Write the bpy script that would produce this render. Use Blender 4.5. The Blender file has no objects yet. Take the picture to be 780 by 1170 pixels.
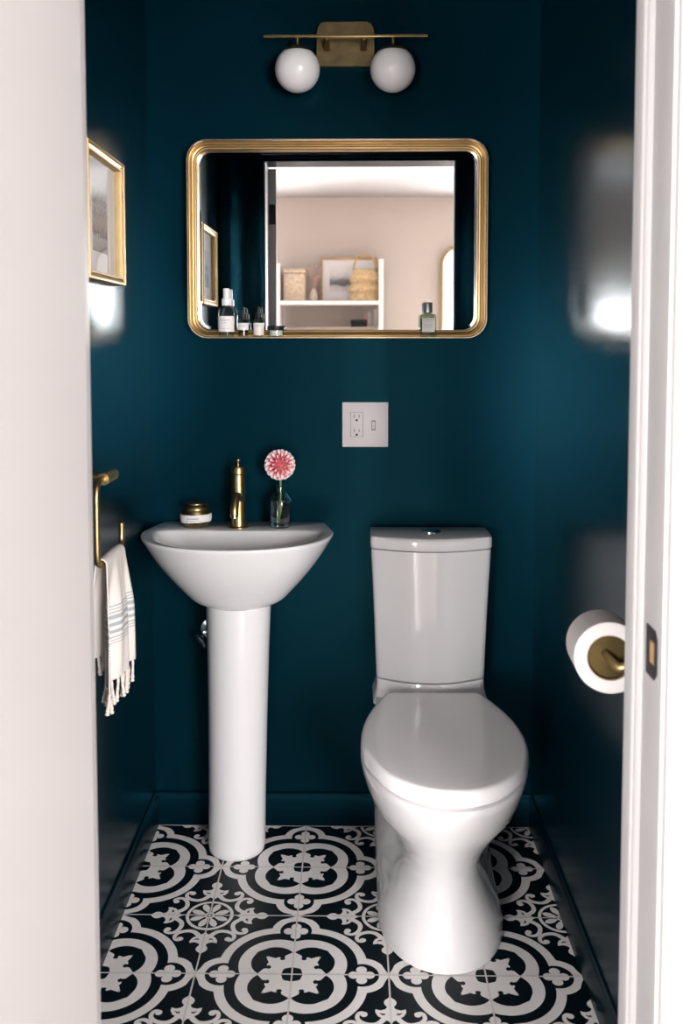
import bpy, bmesh, math, random
from mathutils import Vector, Matrix
random.seed(7)
PI = math.pi
C = bpy.context.scene.collection
S = bpy.context.scene

# ------------------------------------------------------------------ constants of the place (metres)
YB = 0.0135          # face of the back wall
XL, XR = -0.009, 1.022
YF = -1.226          # bathroom face of the doorway wall
YR = -1.346          # bedroom face of the doorway wall
ZC = 2.44
OL, OR = 0.174, 0.911
CXS = 0.24           # sink centre
CXT = 0.734          # toilet centre

# ------------------------------------------------------------------ materials
def mat(name, col, rough=0.5, metal=0.0, spec=0.5, coat=0.0, trans=0.0, ior=1.45, emit=None, bump=None, noise=None, aniso=0):
    m = bpy.data.materials.new(name); m.use_nodes = True
    nt = m.node_tree; b = nt.nodes['Principled BSDF']
    b.inputs['Base Color'].default_value = (*col, 1)
    b.inputs['Roughness'].default_value = rough
    b.inputs['Metallic'].default_value = metal
    b.inputs['Specular IOR Level'].default_value = spec
    b.inputs['Coat Weight'].default_value = coat
    b.inputs['Coat Roughness'].default_value = 0.05
    b.inputs['Transmission Weight'].default_value = trans
    b.inputs['IOR'].default_value = ior
    if emit:
        b.inputs['Emission Color'].default_value = (*emit[0], 1); b.inputs['Emission Strength'].default_value = emit[1]
    tc = nt.nodes.new('ShaderNodeTexCoord')
    if bump:
        n = nt.nodes.new('ShaderNodeTexNoise'); n.inputs['Scale'].default_value = bump[0]; n.inputs['Detail'].default_value = 4
        bp = nt.nodes.new('ShaderNodeBump'); bp.inputs['Strength'].default_value = bump[1]; bp.inputs['Distance'].default_value = bump[2]
        nt.links.new(tc.outputs['Object'], n.inputs['Vector']); nt.links.new(n.outputs['Fac'], bp.inputs['Height'])
        nt.links.new(bp.outputs['Normal'], b.inputs['Normal'])
    if noise:
        n = nt.nodes.new('ShaderNodeTexNoise'); n.inputs['Scale'].default_value = noise[0]; n.inputs['Detail'].default_value = 5
        mp = nt.nodes.new('ShaderNodeMapping'); mp.inputs['Scale'].default_value = noise[2] if len(noise) > 2 else (1, 1, 1)
        cr = nt.nodes.new('ShaderNodeValToRGB')
        k = noise[1]
        cr.color_ramp.elements[0].position = .3; cr.color_ramp.elements[1].position = .7
        cr.color_ramp.elements[0].color = (*[c * (1 - k) for c in col], 1); cr.color_ramp.elements[1].color = (*[min(1, c * (1 + k)) for c in col], 1)
        nt.links.new(tc.outputs['Object'], mp.inputs['Vector']); nt.links.new(mp.outputs['Vector'], n.inputs['Vector'])
        nt.links.new(n.outputs['Fac'], cr.inputs['Fac']); nt.links.new(cr.outputs['Color'], b.inputs['Base Color'])
    return m

M = {}
M['navy'] = mat('navy_paint', (.0002, .0102, .0172), 0.26, spec=.42, bump=(160, .06, .002), noise=(3, .06))
M['navy_trim'] = mat('navy_gloss_trim', (.0002, .006, .0105), .32, spec=.3, bump=(25, .1, .003))
for k in ('navy', 'navy_trim'):
    M[k].node_tree.nodes['Principled BSDF'].inputs['Specular Tint'].default_value = (.10, .62, .90, 1)
M['white_trim'] = mat('white_trim_paint', (.46, .45, .452), .35, spec=.4, bump=(60, .05, .001))
M['beige'] = mat('beige_wall_paint', (.53, .475, .435), .8, spec=.2, bump=(90, .05, .001), noise=(2, .03))
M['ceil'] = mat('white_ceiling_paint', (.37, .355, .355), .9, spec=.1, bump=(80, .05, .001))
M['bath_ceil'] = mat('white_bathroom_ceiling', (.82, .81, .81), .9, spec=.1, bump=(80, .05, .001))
M['oak'] = mat('oak_floor', (.58, .52, .47), .45, noise=(6, .3, (12, 1, 1)))
M['tile_black'] = mat('black_cement_tile', (.002, .007, .010), .42, spec=.22, bump=(90, .08, .001))
M['tile_white'] = mat('white_cement_tile', (.86, .83, .81), .45, spec=.35, bump=(90, .08, .001), noise=(9, .05))
M['grout'] = mat('pale_grout', (.70, .67, .65), .8, spec=.2)
M['china'] = mat('white_vitreous_china', (.74, .728, .732), .07, spec=.5, coat=.25)
M['seatwhite'] = mat('white_seat_plastic', (.86, .845, .845), .12, spec=.5)
M['chrome'] = mat('chrome', (.75, .76, .78), .1, 1)
M['brass'] = mat('brushed_brass', (.42, .31, .145), .36, 1, bump=(300, .03, .001))
M['brass_dark'] = mat('aged_brass', (.22, .17, .088), .38, 1, noise=(40, .2))
M['gold'] = mat('gold_leaf_frame', (.36, .245, .11), .34, 1, bump=(120, .03, .001), noise=(30, .06))
M['bronze'] = mat('dark_bronze', (.12, .09, .038), .3, 1, noise=(20, .15))
M['gold_soft'] = mat('soft_gilt_wood', (.34, .24, .115), .5, .85, noise=(30, .08))
M['gold_highlight'] = mat('gold_edge_highlight', (.72, .60, .46), .25, 1)  # frame gold lightened to paint the highlight line along the mirror's front rim
M['mirror'] = mat('mirror_silver', (.92, .93, .93), 0.0, 1)
M['opal'] = mat('opal_glass', (.78, .76, .76), .22, spec=.5)
M['white_plastic'] = mat('white_plastic', (.88, .83, .84), .35)
M['grey_line'] = mat('grey_plastic_gap', (.32, .29, .29), .6)
M['slot'] = mat('dark_slot', (.012, .012, .014), .6)
M['glass'] = mat('clear_glass', (1, 1, 1), 0.0, trans=1, ior=1.45)
M['water'] = mat('water', (.96, .99, .98), 0.0, trans=1, ior=1.33)
M['stem'] = mat('green_stem', (.16, .30, .07), .5, noise=(60, .2))
M['leaf'] = mat('sepal_green', (.12, .24, .05), .5)
M['black'] = mat('black_plastic', (.010, .011, .014), .45, spec=.3)
M['black_metal'] = mat('blackened_metal', (.012, .012, .014), .5, .2)
M['label'] = mat('paper_label', (.74, .72, .70), .7)
M['ink'] = mat('grey_ink', (.22, .22, .24), .7)
M['bottle_white'] = mat('white_cap', (.80, .79, .79), .3)
M['cream'] = mat('cream_lotion', (.75, .70, .60), .4)
M['serum'] = mat('clear_serum', (.93, .95, .88), 0.0, trans=1, ior=1.36)
M['oil'] = mat('amber_oil', (.85, .68, .38), 0.0, trans=1, ior=1.4)
M['perfume'] = mat('pale_green_perfume', (.62, .68, .55), 0.0, trans=1, ior=1.36)
M['paper'] = mat('toilet_tissue', (.60, .57, .56), .9, spec=.1, bump=(200, .3, .001))
M['card'] = mat('cardboard_core', (.35, .25, .17), .9)
M['mat_board'] = mat('white_mat_board', (.78, .78, .79), .8)
M['picture_glass'] = mat('picture_glass', (1, 1, 1), 0.02, trans=1, ior=1.3)
def thin_glass(tint=(1, 1, 1)):
    m = bpy.data.materials.new('thin_glass'); m.use_nodes = True; nt = m.node_tree; nt.nodes.remove(nt.nodes['Principled BSDF'])
    o = nt.nodes['Material Output']; t = nt.nodes.new('ShaderNodeBsdfTransparent'); t.inputs[0].default_value = (*tint, 1); g = nt.nodes.new('ShaderNodeBsdfGlossy'); g.inputs['Roughness'].default_value = .02
    f = nt.nodes.new('ShaderNodeFresnel'); f.inputs['IOR'].default_value = 1.45; x = nt.nodes.new('ShaderNodeMixShader')
    ge = nt.nodes.new('ShaderNodeNewGeometry'); mu = nt.nodes.new('ShaderNodeMath'); mu.operation = 'SUBTRACT'; mu.use_clamp = True
    nt.links.new(f.outputs[0], mu.inputs[0]); nt.links.new(ge.outputs['Backfacing'], mu.inputs[1]); nt.links.new(mu.outputs[0], x.inputs[0])
    nt.links.new(t.outputs[0], x.inputs[1]); nt.links.new(g.outputs[0], x.inputs[2]); nt.links.new(x.outputs[0], o.inputs[0])
    return m
M['picture_glass'] = thin_glass()
M['vase_water'] = thin_glass((.80, .90, .90)); M['bottle_glass'] = thin_glass((.93, .96, .96)); M['perfume'] = thin_glass((.66, .72, .62)); M['serum'] = thin_glass((.9, .93, .9)); M['oil'] = thin_glass((.85, .72, .45))
M['straw'] = mat('woven_straw', (.62, .45, .25), .8, bump=(120, .8, .004), noise=(60, .25))
M['straw_pale'] = mat('pale_wicker', (.60, .48, .36), .85, bump=(90, .8, .004), noise=(40, .2))
M['wood'] = mat('honey_wood', (.50, .31, .14), .5, noise=(8, .25, (1, 1, 8)))
M['shelf_white'] = mat('white_lacquer_shelf', (.82, .79, .78), .4)
M['bookpink'] = mat('pink_book_cloth', (.65, .42, .36), .8)
M['bookwhite'] = mat('white_book_cloth', (.75, .72, .70), .8)
M['bookgrey'] = mat('grey_book_cloth', (.50, .50, .50), .8)
M['dried'] = mat('dusty_pink_dried_flowers', (.52, .36, .32), .9)
M['ceramic'] = mat('sand_ceramic', (.62, .52, .45), .5)
M['rug'] = mat('beige_rug', (.6, .55, .5), .95)
M['outside'] = mat('pale_daylight_ground', (.5, .55, .45), .9)

def art_mat(name, cols, rot=False, scale=6, axis='Z'):
    """a soft print: noise plus bands along the height"""
    m = bpy.data.materials.new(name); m.use_nodes = True; nt = m.node_tree; b = nt.nodes['Principled BSDF']
    b.inputs['Roughness'].default_value = .7
    tc = nt.nodes.new('ShaderNodeTexCoord'); n = nt.nodes.new('ShaderNodeTexNoise')
    n.inputs['Scale'].default_value = scale; n.inputs['Detail'].default_value = 8
    sp = nt.nodes.new('ShaderNodeSeparateXYZ'); nt.links.new(tc.outputs['Generated'], sp.inputs[0])
    ad = nt.nodes.new('ShaderNodeMath'); ad.operation = 'MULTIPLY_ADD'; ad.inputs[1].default_value = .45
    nt.links.new(tc.outputs['Generated'], n.inputs['Vector']); nt.links.new(n.outputs['Fac'], ad.inputs[0])
    sub = nt.nodes.new('ShaderNodeMath'); sub.operation = 'SUBTRACT'; sub.inputs[1].default_value = .225
    nt.links.new(sp.outputs[axis], sub.inputs[0]); nt.links.new(sub.outputs[0], ad.inputs[2])
    cr = nt.nodes.new('ShaderNodeValToRGB'); e = cr.color_ramp.elements
    while len(e) > 1: e.remove(e[-1])
    for i, (p, c) in enumerate(cols):
        q = e[0] if i == 0 else e.new(p)
        q.position = p; q.color = (*c, 1)
    nt.links.new(ad.outputs[0], cr.inputs['Fac']); nt.links.new(cr.outputs['Color'], b.inputs['Base Color'])
    return m
M['art_grey'] = art_mat('grey_building_print', [(0, (.22, .22, .22)), (.22, (.40, .38, .38)), (.28, (.07, .07, .08)), (.36, (.25, .20, .18)), (.55, (.36, .30, .27)), (.62, (.16, .15, .15)), (.72, (.48, .47, .46)), (.78, (.24, .24, .25)), (.9, (.62, .61, .6)), (1, (.70, .70, .69))], scale=9)
M['art_blue'] = art_mat('blue_sea_print', [(0, (.10, .24, .32)), (.3, (.05, .17, .25)), (.42, (.20, .38, .45)), (.5, (.07, .2, .3)), (.62, (.30, .48, .55)), (1, (.42, .58, .64))], scale=3)
M['art_room'] = art_mat('grey_landscape_photograph', [(0, (.72, .70, .69)), (.2, (.55, .54, .54)), (.3, (.13, .13, .15)), (.42, (.22, .22, .25)), (.55, (.5, .5, .52)), (.7, (.72, .71, .71)), (1, (.78, .76, .75))], scale=4)

def towel_mat():
    m = bpy.data.materials.new('striped_turkish_cotton'); m.use_nodes = True; nt = m.node_tree; b = nt.nodes['Principled BSDF']
    b.inputs['Roughness'].default_value = .95; b.inputs['Specular IOR Level'].default_value = .1
    at = nt.nodes.new('ShaderNodeAttribute'); at.attribute_name = 'drop'
    cr = nt.nodes.new('ShaderNodeValToRGB'); cr.color_ramp.interpolation = 'CONSTANT'
    w = (.74, .69, .65); g = (.36, .39, .42); e = cr.color_ramp.elements
    bands = [(.375, .385), (.40, .41), (.425, .435), (.452, .485), (.515, .545), (.575, .605), (.632, .642), (.657, .667), (.682, .69)]
    e[0].position = 0; e[0].color = (*w, 1); e[1].position = 1; e[1].color = (*w, 1)
    for a, c in bands:
        q = e.new(a); q.color = (*g, 1); q = e.new(c); q.color = (*w, 1)
    nt.links.new(at.outputs['Fac'], cr.inputs['Fac']); nt.links.new(cr.outputs['Color'], b.inputs['Base Color'])
    wv = nt.nodes.new('ShaderNodeTexNoise'); wv.inputs['Scale'].default_value = 400
    bp = nt.nodes.new('ShaderNodeBump'); bp.inputs['Strength'].default_value = .3; bp.inputs['Distance'].default_value = .001
    tc = nt.nodes.new('ShaderNodeTexCoord'); nt.links.new(tc.outputs['Object'], wv.inputs['Vector'])
    nt.links.new(wv.outputs['Fac'], bp.inputs['Height']); nt.links.new(bp.outputs['Normal'], b.inputs['Normal'])
    return m
M['towel'] = towel_mat()
M['fringe'] = mat('cream_cotton_fringe', (.70, .64, .58), .95, spec=.1)

def petal_mat():
    m = bpy.data.materials.new('dahlia_petal'); m.use_nodes = True; nt = m.node_tree; b = nt.nodes['Principled BSDF']
    b.inputs['Roughness'].default_value = .6; b.inputs['Specular IOR Level'].default_value = .25
    at = nt.nodes.new('ShaderNodeAttribute'); at.attribute_name = 'tone'
    cr = nt.nodes.new('ShaderNodeValToRGB'); e = cr.color_ramp.elements
    e[0].color = (.55, .09, .11, 1); e[1].color = (.92, .74, .73, 1); e[1].position = .85
    q = e.new(.45); q.color = (.86, .42, .43, 1)
    nt.links.new(at.outputs['Fac'], cr.inputs['Fac']); nt.links.new(cr.outputs['Color'], b.inputs['Base Color'])
    return m
M['petal'] = petal_mat()

# ------------------------------------------------------------------ helpers
def obj(name, bm, m, parent=None, smooth=40, sub=0, loc=None):
    bmesh.ops.recalc_face_normals(bm, faces=bm.faces)
    me = bpy.data.meshes.new(name)
    if smooth:
        for f in bm.faces: f.smooth = True
        for e in bm.edges:
            if len(e.link_faces) == 2 and e.calc_face_angle(0) > math.radians(smooth): e.smooth = False
    bm.to_mesh(me); bm.free()
    ms = m if isinstance(m, (list, tuple)) else [m]
    for q in ms: me.materials.append(q)
    o = bpy.data.objects.new(name, me); C.objects.link(o)
    if parent is not None:
        o.parent = parent
        # shapes are written in world coordinates: keep them there
        o.matrix_parent_inverse = world_of(parent).inverted()
    if sub:
        s = o.modifiers.new('subdivision', 'SUBSURF'); s.levels = sub; s.render_levels = sub
    return o
WM = {}
def world_of(o):
    return WM.get(o.name, Matrix.Identity(4))
def thing(name, label, cat, loc=(0, 0, 0), group=None):
    o = bpy.data.objects.new(name, None); C.objects.link(o); o.location = loc
    o.empty_display_size = .05
    WM[o.name] = Matrix.Translation(Vector(loc))
    o['label'] = label; o['category'] = cat
    if group: o['group'] = group
    return o
def tag(o, label, cat, group=None):
    o['label'] = label; o['category'] = cat
    if group: o['group'] = group
    return o
def struct(name, bm, m, parent=None, smooth=0):
    o = obj(name, bm, m, parent, smooth)
    o['kind'] = 'structure'
    return o
def box(bm, x0, x1, y0, y1, z0, z1, bev=0, mi=0, seg=2):
    vs = [bm.verts.new((x, y, z)) for x in (x0, x1) for y in (y0, y1) for z in (z0, z1)]
    idx = [(0, 1, 3, 2), (4, 6, 7, 5), (0, 4, 5, 1), (2, 3, 7, 6), (0, 2, 6, 4), (1, 5, 7, 3)]
    fs = [bm.faces.new([vs[i] for i in q]) for q in idx]
    for f in fs: f.material_index = mi
    if bev:
        es = list({e for f in fs for e in f.edges})
        r = bmesh.ops.bevel(bm, geom=es, offset=bev, segments=seg, affect='EDGES', profile=.5)
        for f in r['faces']: f.material_index = mi
    return bm
def nbox(*a, **k): return box(bmesh.new(), *a, **k)
def loft(rings, cap0=True, cap1=True, bm=None, mi=0):
    bm = bm or bmesh.new()
    vr = [[bm.verts.new(p) for p in r] for r in rings]
    n = len(vr[0])
    for a, b in zip(vr, vr[1:]):
        for i in range(n):
            f = bm.faces.new((a[i], a[(i + 1) % n], b[(i + 1) % n], b[i])); f.material_index = mi
    if cap0: bm.faces.new(vr[0][::-1]).material_index = mi
    if cap1: bm.faces.new(vr[-1]).material_index = mi
    return bm
def lathe(prof, c, axis='z', n=48, cap0=True, cap1=True, bm=None, mi=0, sx=1, sy=1):
    """prof = [(radius, height)] about an axis through c"""
    rings = []
    for r, h in prof:
        ring = []
        for i in range(n):
            a = 2 * PI * i / n; u, v = r * math.cos(a) * sx, r * math.sin(a) * sy
            if axis == 'z': p = (c[0] + u, c[1] + v, c[2] + h)
            elif axis == 'y': p = (c[0] + u, c[1] + h, c[2] + v)
            else: p = (c[0] + h, c[1] + u, c[2] + v)
            ring.append(p)
        rings.append(ring)
    return loft(rings, cap0, cap1, bm, mi)
def tube(pts, r, n=12, bm=None, mi=0, cap=True, smoothn=0):
    pts = [Vector(p) for p in pts]
    if smoothn:
        out = []
        for i in range(len(pts) - 1):
            p0 = pts[max(i - 1, 0)]; p1 = pts[i]; p2 = pts[i + 1]; p3 = pts[min(i + 2, len(pts) - 1)]
            for k in range(smoothn):
                t = k / smoothn
                out.append(.5 * ((2 * p1) + (p2 - p0) * t + (2 * p0 - 5 * p1 + 4 * p2 - p3) * t * t + (3 * p1 - p0 - 3 * p2 + p3) * t ** 3))
        out.append(pts[-1]); pts = out
    rings = []; nrm = None
    for i, p in enumerate(pts):
        t = (pts[min(i + 1, len(pts) - 1)] - pts[max(i - 1, 0)]).normalized()
        if nrm is None:
            nrm = t.orthogonal().normalized()
        nrm = (nrm - t * nrm.dot(t)).normalized(); bi = t.cross(nrm)
        rr = r[i * (len(r) - 1) // max(1, len(pts) - 1)] if isinstance(r, (list, tuple)) else r
        rings.append([p + (nrm * math.cos(2 * PI * k / n) + bi * math.sin(2 * PI * k / n)) * rr for k in range(n)])
    return loft(rings, cap, cap, bm, mi)
def arc(cx, cy, r, a0, a1, n=8):
    return [(cx + r * math.cos(math.radians(a0 + (a1 - a0) * i / n)), cy + r * math.sin(math.radians(a0 + (a1 - a0) * i / n))) for i in range(n + 1)]
def rrect(x0, x1, z0, z1, r, n=8):
    """rounded rectangle outline, constant point count"""
    p = []
    for cx, cz, a in ((x1 - r, z1 - r, 0), (x0 + r, z1 - r, 90), (x0 + r, z0 + r, 180), (x1 - r, z0 + r, 270)):
        p += arc(cx, cz, r, a, a + 90, n)
    return p

# ================================================================== THE ROOM SHELL
WT = .10
def panel(name, x0, x1, y0, y1, z0, z1, m, **k): return struct(name, nbox(x0, x1, y0, y1, z0, z1, **k), m)
panel('wall_back', XL - .1, XR + .1, YB, YB + WT, -.02, ZC, M['navy'])
panel('wall_left', XL - .1, XL, YR + .002, YB, -.02, ZC, M['navy'])
panel('wall_right', XR, XR + .1, YR + .002, YB, -.02, ZC, M['navy'])
panel('ceiling', XL - .1, XR + .1, YR, YB + WT, ZC, ZC + .1, M['bath_ceil'])

# doorway wall: navy on the bathroom side, beige on the bedroom side
def doorway(name, y0, y1, m):
    bm = bmesh.new()
    L, R = (XL - .1, XR + .1) if name == 'wall_front' else (-1.9, 3.45)
    box(bm, L, OL - .022, y0, y1, -.02, ZC)
    box(bm, OR + .034, R, y0, y1, -.02, ZC)
    box(bm, OL - .022, OR + .034, y0, y1, 2.115, ZC)
    struct(name, bm, m)
doorway('wall_front', YF - .06, YF, M['navy'])
doorway('wall_bedroom_near', YR, YF - .06, M['beige'])

# navy casing on the bathroom side (moulded, two jambs)
def casing(name, x0, x1, y, d, z1, m, flip=False):
    """vertical moulding: stepped profile extruded in z; thick towards the outer edge"""
    w = x1 - x0; s = -1 if flip else 1
    prof = [(0, 0), (0, .35), (.06, .55), (.12, .55), (.16, .40), (.45, .48), (.62, .62), (.70, .90), (.80, 1.0), (.93, 1.0), (1, .8), (1, 0)]
    pts = [((x0 + w * u) if not flip else (x1 - w * u), y + d * v) for u, v in prof]
    bm = loft([[(x, yy, 0) for x, yy in pts], [(x, yy, z1) for x, yy in pts]])
    return struct(name, bm, m, smooth=30)
casing('trim_1', XL + .002, OL - .004, YF, .018, 2.052, M['navy_trim'], flip=True)
casing('trim_2', OR + .004, XR - .002, YF, .018, 2.052, M['navy_trim'])
bm = nbox(OL - .02, OR + .03, YF - .118, YF + .012, 2.022, 2.052, bev=.003)
box(bm, OL - .02, OR + .03, YF + .0121, YF + .020, 2.034, 2.046, bev=.002)
struct('trim_3', bm, M['navy_trim'])
# white jambs with their stop mouldings
bm = nbox(OL - .022, OL - .0, YR - .002, YF + .002, 0, 2.022, bev=.002)
struct('trim_4', bm, M['white_trim'])
bm = nbox(OR + .012, OR + .034, YR - .002, YF + .002, 0, 2.022, bev=.002)
# stop with a small ogee
sp = [(OR + .0125, YF), (OR + .002, YF), (OR, YF - .003), (OR, YF - .030), (OR + .0015, YF - .034), (OR + .005, YF - .036), (OR + .005, YF - .0405), (OR + .0085, YF - .044), (OR + .0125, YF - .0455)]
loft([[(x, y, 0) for x, y in sp], [(x, y, 2.022) for x, y in sp]], bm=bm)
jr = struct('trim_5', bm, M['white_trim'], smooth=30)
# strike plate let into the right jamb
bm = bmesh.new()
yy0, yy1, zz0, zz1 = -1.332, -1.288, .893, .958
pl = [(yy0, zz0 + .010), (yy0 + .010, zz0), (yy1, zz0), (yy1, zz1), (yy0 + .010, zz1), (yy0, zz1 - .010)]
ring_o = [(OR + .0105, y, z) for y, z in pl]; ring_b = [(OR + .013, y, z) for y, z in pl]
hy0, hy1, hz0, hz1 = -1.322, -1.300, .910, .941
ho = [(hy0, hz0), (hy0, hz0), (hy1, hz0), (hy1, hz1), (hy0, hz1), (hy0, hz1)]
loft([ring_b, ring_o, [(OR + .0105, y, z) for y, z in ho], [(OR + .0125, y, z) for y, z in ho]], False, False, bm=bm)
s1 = obj('strike_plate', bm, M['black_metal'], jr, 20)
bm = nbox(OR + .0117, OR + .0119, -1.3215, -1.3005, .9105, .9405)
obj('latch_hole', bm, M['wood'], s1)
# bedroom-side casing
def casing2(name, x0, x1, flip):
    w = x1 - x0
    prof = [(0, 0), (0, .55), (.05, .7), (.10, .7), (.13, .5), (.5, .62), (.66, .75), (.72, 1.0), (.90, 1.1), (1, .9), (1, 0)]
    pts = [((x0 + w * u) if not flip else (x1 - w * u), YR - .018 * v) for u, v in prof]
    struct(name, loft([[(x, y, 0) for x, y in pts], [(x, y, 2.10) for x, y in pts]]), M['white_trim'], smooth=30)
casing2('trim_6', OR + .018, OR + .10, False)
casing2('trim_7', OL - .10, OL - .026, True)
struct('trim_8', nbox(OL - .1, OR + .1, YR - .018, YR, 2.112, 2.19, bev=.004), M['white_trim'])

# bathroom skirting boards, painted like the walls
def skirting(name, a, b, nrm, h=.092, t=.011):
    a = Vector(a); b = Vector(b); n = Vector(nrm)
    prof = [(0, 0), (t, 0), (t, h - .018), (t * .75, h - .012), (t * .55, h - .008), (t * .5, h - .002), (t * .3, h), (0, h)]
    return struct(name, loft([[a + n * u + Vector((0, 0, z)) for u, z in prof], [b + n * u + Vector((0, 0, z)) for u, z in prof]]), M['navy_trim'], smooth=30)
skirting('baseboard_back', (XL, YB, 0), (XR, YB, 0), (0, -1, 0))
skirting('baseboard_left', (XL, YF, 0), (XL, YB - .011, 0), (1, 0, 0))
skirting('baseboard_right', (XR, YF, 0), (XR, YB - .011, 0), (-1, 0, 0), t=.008)

# ------------------------------------------------------------------ patterned cement-tile floor
T = .2032
bm = bmesh.new(); LC = {}
def poly(pts, layer, mi, cx=0, cy=0):
    k = LC.get(layer, 0); LC[layer] = k + 1
    z = layer * .00016 + (k % 10) * .000015      # every inlay lies a hair above the one before it
    vs = [bm.verts.new(((cx + u) * T, (cy + v) * T, z)) for u, v in pts]
    f = bm.faces.new(vs); f.material_index = mi
    if f.calc_area() and f.normal.z < 0: f.normal_flip()
def circ(r, n=72, ox=0, oy=0, sx=1, sy=1, rot=0):
    o = []
    for i in range(n):
        a = 2 * PI * i / n; u, v = r * math.cos(a) * sx, r * math.sin(a) * sy
        o.append((ox + u * math.cos(rot) - v * math.sin(rot), oy + u * math.sin(rot) + v * math.cos(rot)))
    return o
def crv(pts, n=6):
    out = []
    for i in range(len(pts) - 1):
        p0 = pts[max(i - 1, 0)]; p1 = pts[i]; p2 = pts[i + 1]; p3 = pts[min(i + 2, len(pts) - 1)]
        for k in range(n):
            t = k / n
            out.append(tuple(.5 * (2 * b + (c - a) * t + (2 * a - 5 * b + 4 * c - d) * t * t + (3 * b - a - 3 * c + d) * t ** 3) for a, b, c, d in zip(p0, p1, p2, p3)))
    out.append(pts[-1]); return out
def strip(pts, w0, w1, layer, mi, cx, cy, mid=None):
    p = crv(pts); n = len(p)
    for i in range(n - 1):
        def off(j):
            a = Vector(p[max(j - 1, 0)]); b = Vector(p[min(j + 1, n - 1)]); d = (b - a).normalized(); q = Vector((-d.y, d.x)); t = j / (n - 1)
            w = w0 + (w1 - w0) * t
            if mid: w += (mid - (w0 + w1) / 2) * math.sin(PI * t)
            c = Vector(p[j]); return c + q * w / 2, c - q * w / 2
        a, b = off(i), off(i + 1)
        poly([tuple(a[0]), tuple(b[0]), tuple(b[1]), tuple(a[1])], layer, mi, cx, cy)
def r4(pts, k):
    c, s = [(1, 0), (0, 1), (-1, 0), (0, -1)][k]
    return [(u * c - v * s, u * s + v * c) for u, v in pts]
def quatrefoil(cx, cy):
    for k in range(4):
        poly(r4(circ(.62, 96, .16, .16), k), 1, 1, cx, cy)
        pt = arc(.72, 0, .27, 20, 340, 40)
        # a petal whose tip is drawn out to a soft point
        tip = crv([(.72 + .27 * math.cos(math.radians(-38)), .27 * math.sin(math.radians(-38))), (.965, -.085), (1.003, -.012), (1.003, .012), (.965, .085), (.72 + .27 * math.cos(math.radians(38)), .27 * math.sin(math.radians(38)))], 5)
        poly(r4([p for p in circ(.27, 72, .72, 0) if p[0] < .72 + .27 * math.cos(math.radians(38))][0:0] + arc(.72, 0, .27, 38, 322, 44) + tip[1:-1], k), 1, 1, cx, cy)
    for k in range(4):
        poly(r4(circ(.52, 96, .16, .16), k), 2, 0, cx, cy)
        poly(r4(circ(.175, 48, .725, 0), k), 2, 0, cx, cy)
    for k in range(4):
        poly(r4(circ(.405, 96, .165, .165), k), 3, 1, cx, cy)
        # small four-lobed cross in each loop
        for q in range(4):
            poly(r4([(.72 + a, b) for a, b in r4(circ(.056, 24, .080, 0), q)], k), 3, 1, cx, cy)
        poly(r4(circ(.062, 24, .72, 0), k), 3, 1, cx, cy)
    for k in range(4):
        lobe = [(0, .345)] + arc(.19, .205, .235, 128, 72, 8) + [(.36, .385)] + [(b, a) for a, b in arc(.19, .205, .235, 128, 72, 8)[::-1]] + [(.345, 0), (0, 0)]
        poly(r4(lobe, k), 4, 0, cx, cy)
    for k in range(4):
        half = [(0, .365), (.028, .34), (.06, .318), (.085, .300), (.093, .268), (.082, .245), (.10, .225), (.128, .225), (.143, .245), (.135, .268), (.155, .272), (.19, .255), (.23, .272), (.285, .292)]
        oth = [(b, a) for a, b in half[::-1]]
        poly(r4(half + [(.262, .262)][0:0] + [(.268, .272), (.272, .268)] + oth + [(0, 0)], k), 5, 1, cx, cy)
    hole = []
    for k in range(4):
        hole += r4([(.112, 0), (.092, .075), (.075, .092)], k)
    poly(hole, 6, 0, cx, cy)
def rosette(cx, cy):
    poly(circ(.27, 72), 1, 1, cx, cy); poly(circ(.233, 72), 2, 0, cx, cy)
    for k in range(8):
        a = math.radians(22.5 + 45 * k)
        pet = [(.05, 0), (.09, .022), (.14, .040), (.19, .036), (.224, .012), (.224, -.012), (.19, -.036), (.14, -.040), (.09, -.022)]
        poly([(u * math.cos(a) - v * math.sin(a), u * math.sin(a) + v * math.cos(a)) for u, v in pet], 3, 1, cx, cy)
    poly(circ(.058, 24), 3, 1, cx, cy); poly(circ(.036, 24), 4, 0, cx, cy); poly(circ(.018, 16), 5, 1, cx, cy)
    for k in range(4):
        # fleur tip on the axis
        poly(r4(circ(.062, 28, .595, 0), k), 2, 1, cx, cy)
        poly(r4([(.62, .058), (.668, .012), (.668, -.012), (.62, -.058)], k), 2, 1, cx, cy)
        poly(r4([(.60, .05), (.53, .035), (.46, .06), (.38, .05), (.30, .0), (.38, -.05), (.46, -.06), (.53, -.035), (.60, -.05)], k), 2, 1, cx, cy)
        for s in (1, -1):
            f = lambda P: r4([(a, b * s) for a, b in P], k)
            poly(f([(.40, .03), (.42, .085), (.455, .115), (.50, .150), (.455, .150), (.405, .125), (.375, .08), (.34, .03)]), 2, 1, cx, cy)
            poly(f([(.53, .03), (.50, .055), (.485, .10), (.50, .15), (.46, .13), (.44, .08), (.45, .03)]), 3, 1, cx, cy)
            strip(f([(.41, .045), (.345, .085), (.300, .135), (.288, .20), (.315, .28), (.37, .325), (.43, .318), (.452, .285), (.440, .25)]), .060, .034, 3, 1, cx, cy, mid=.048)
            poly(f(circ(.036, 20, .428, .262)), 3, 1, cx, cy)
XF0, XF1, YF0, YF1 = 0.0, XR, YB, YR + .02
for i in range(-1, 7):
    for j in range(-1, 9):
        cx, cy = i, -j
        if i % 2 == 0 and j % 2 == 1: quatrefoil(cx, cy)
        if i % 2 == 1 and j % 2 == 0: rosette(cx, cy)
g = .0085
for i in range(-1, 7): poly([(i - g, 2), (i + g, 2), (i + g, -8), (i - g, -8)], 7, 2)
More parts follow.
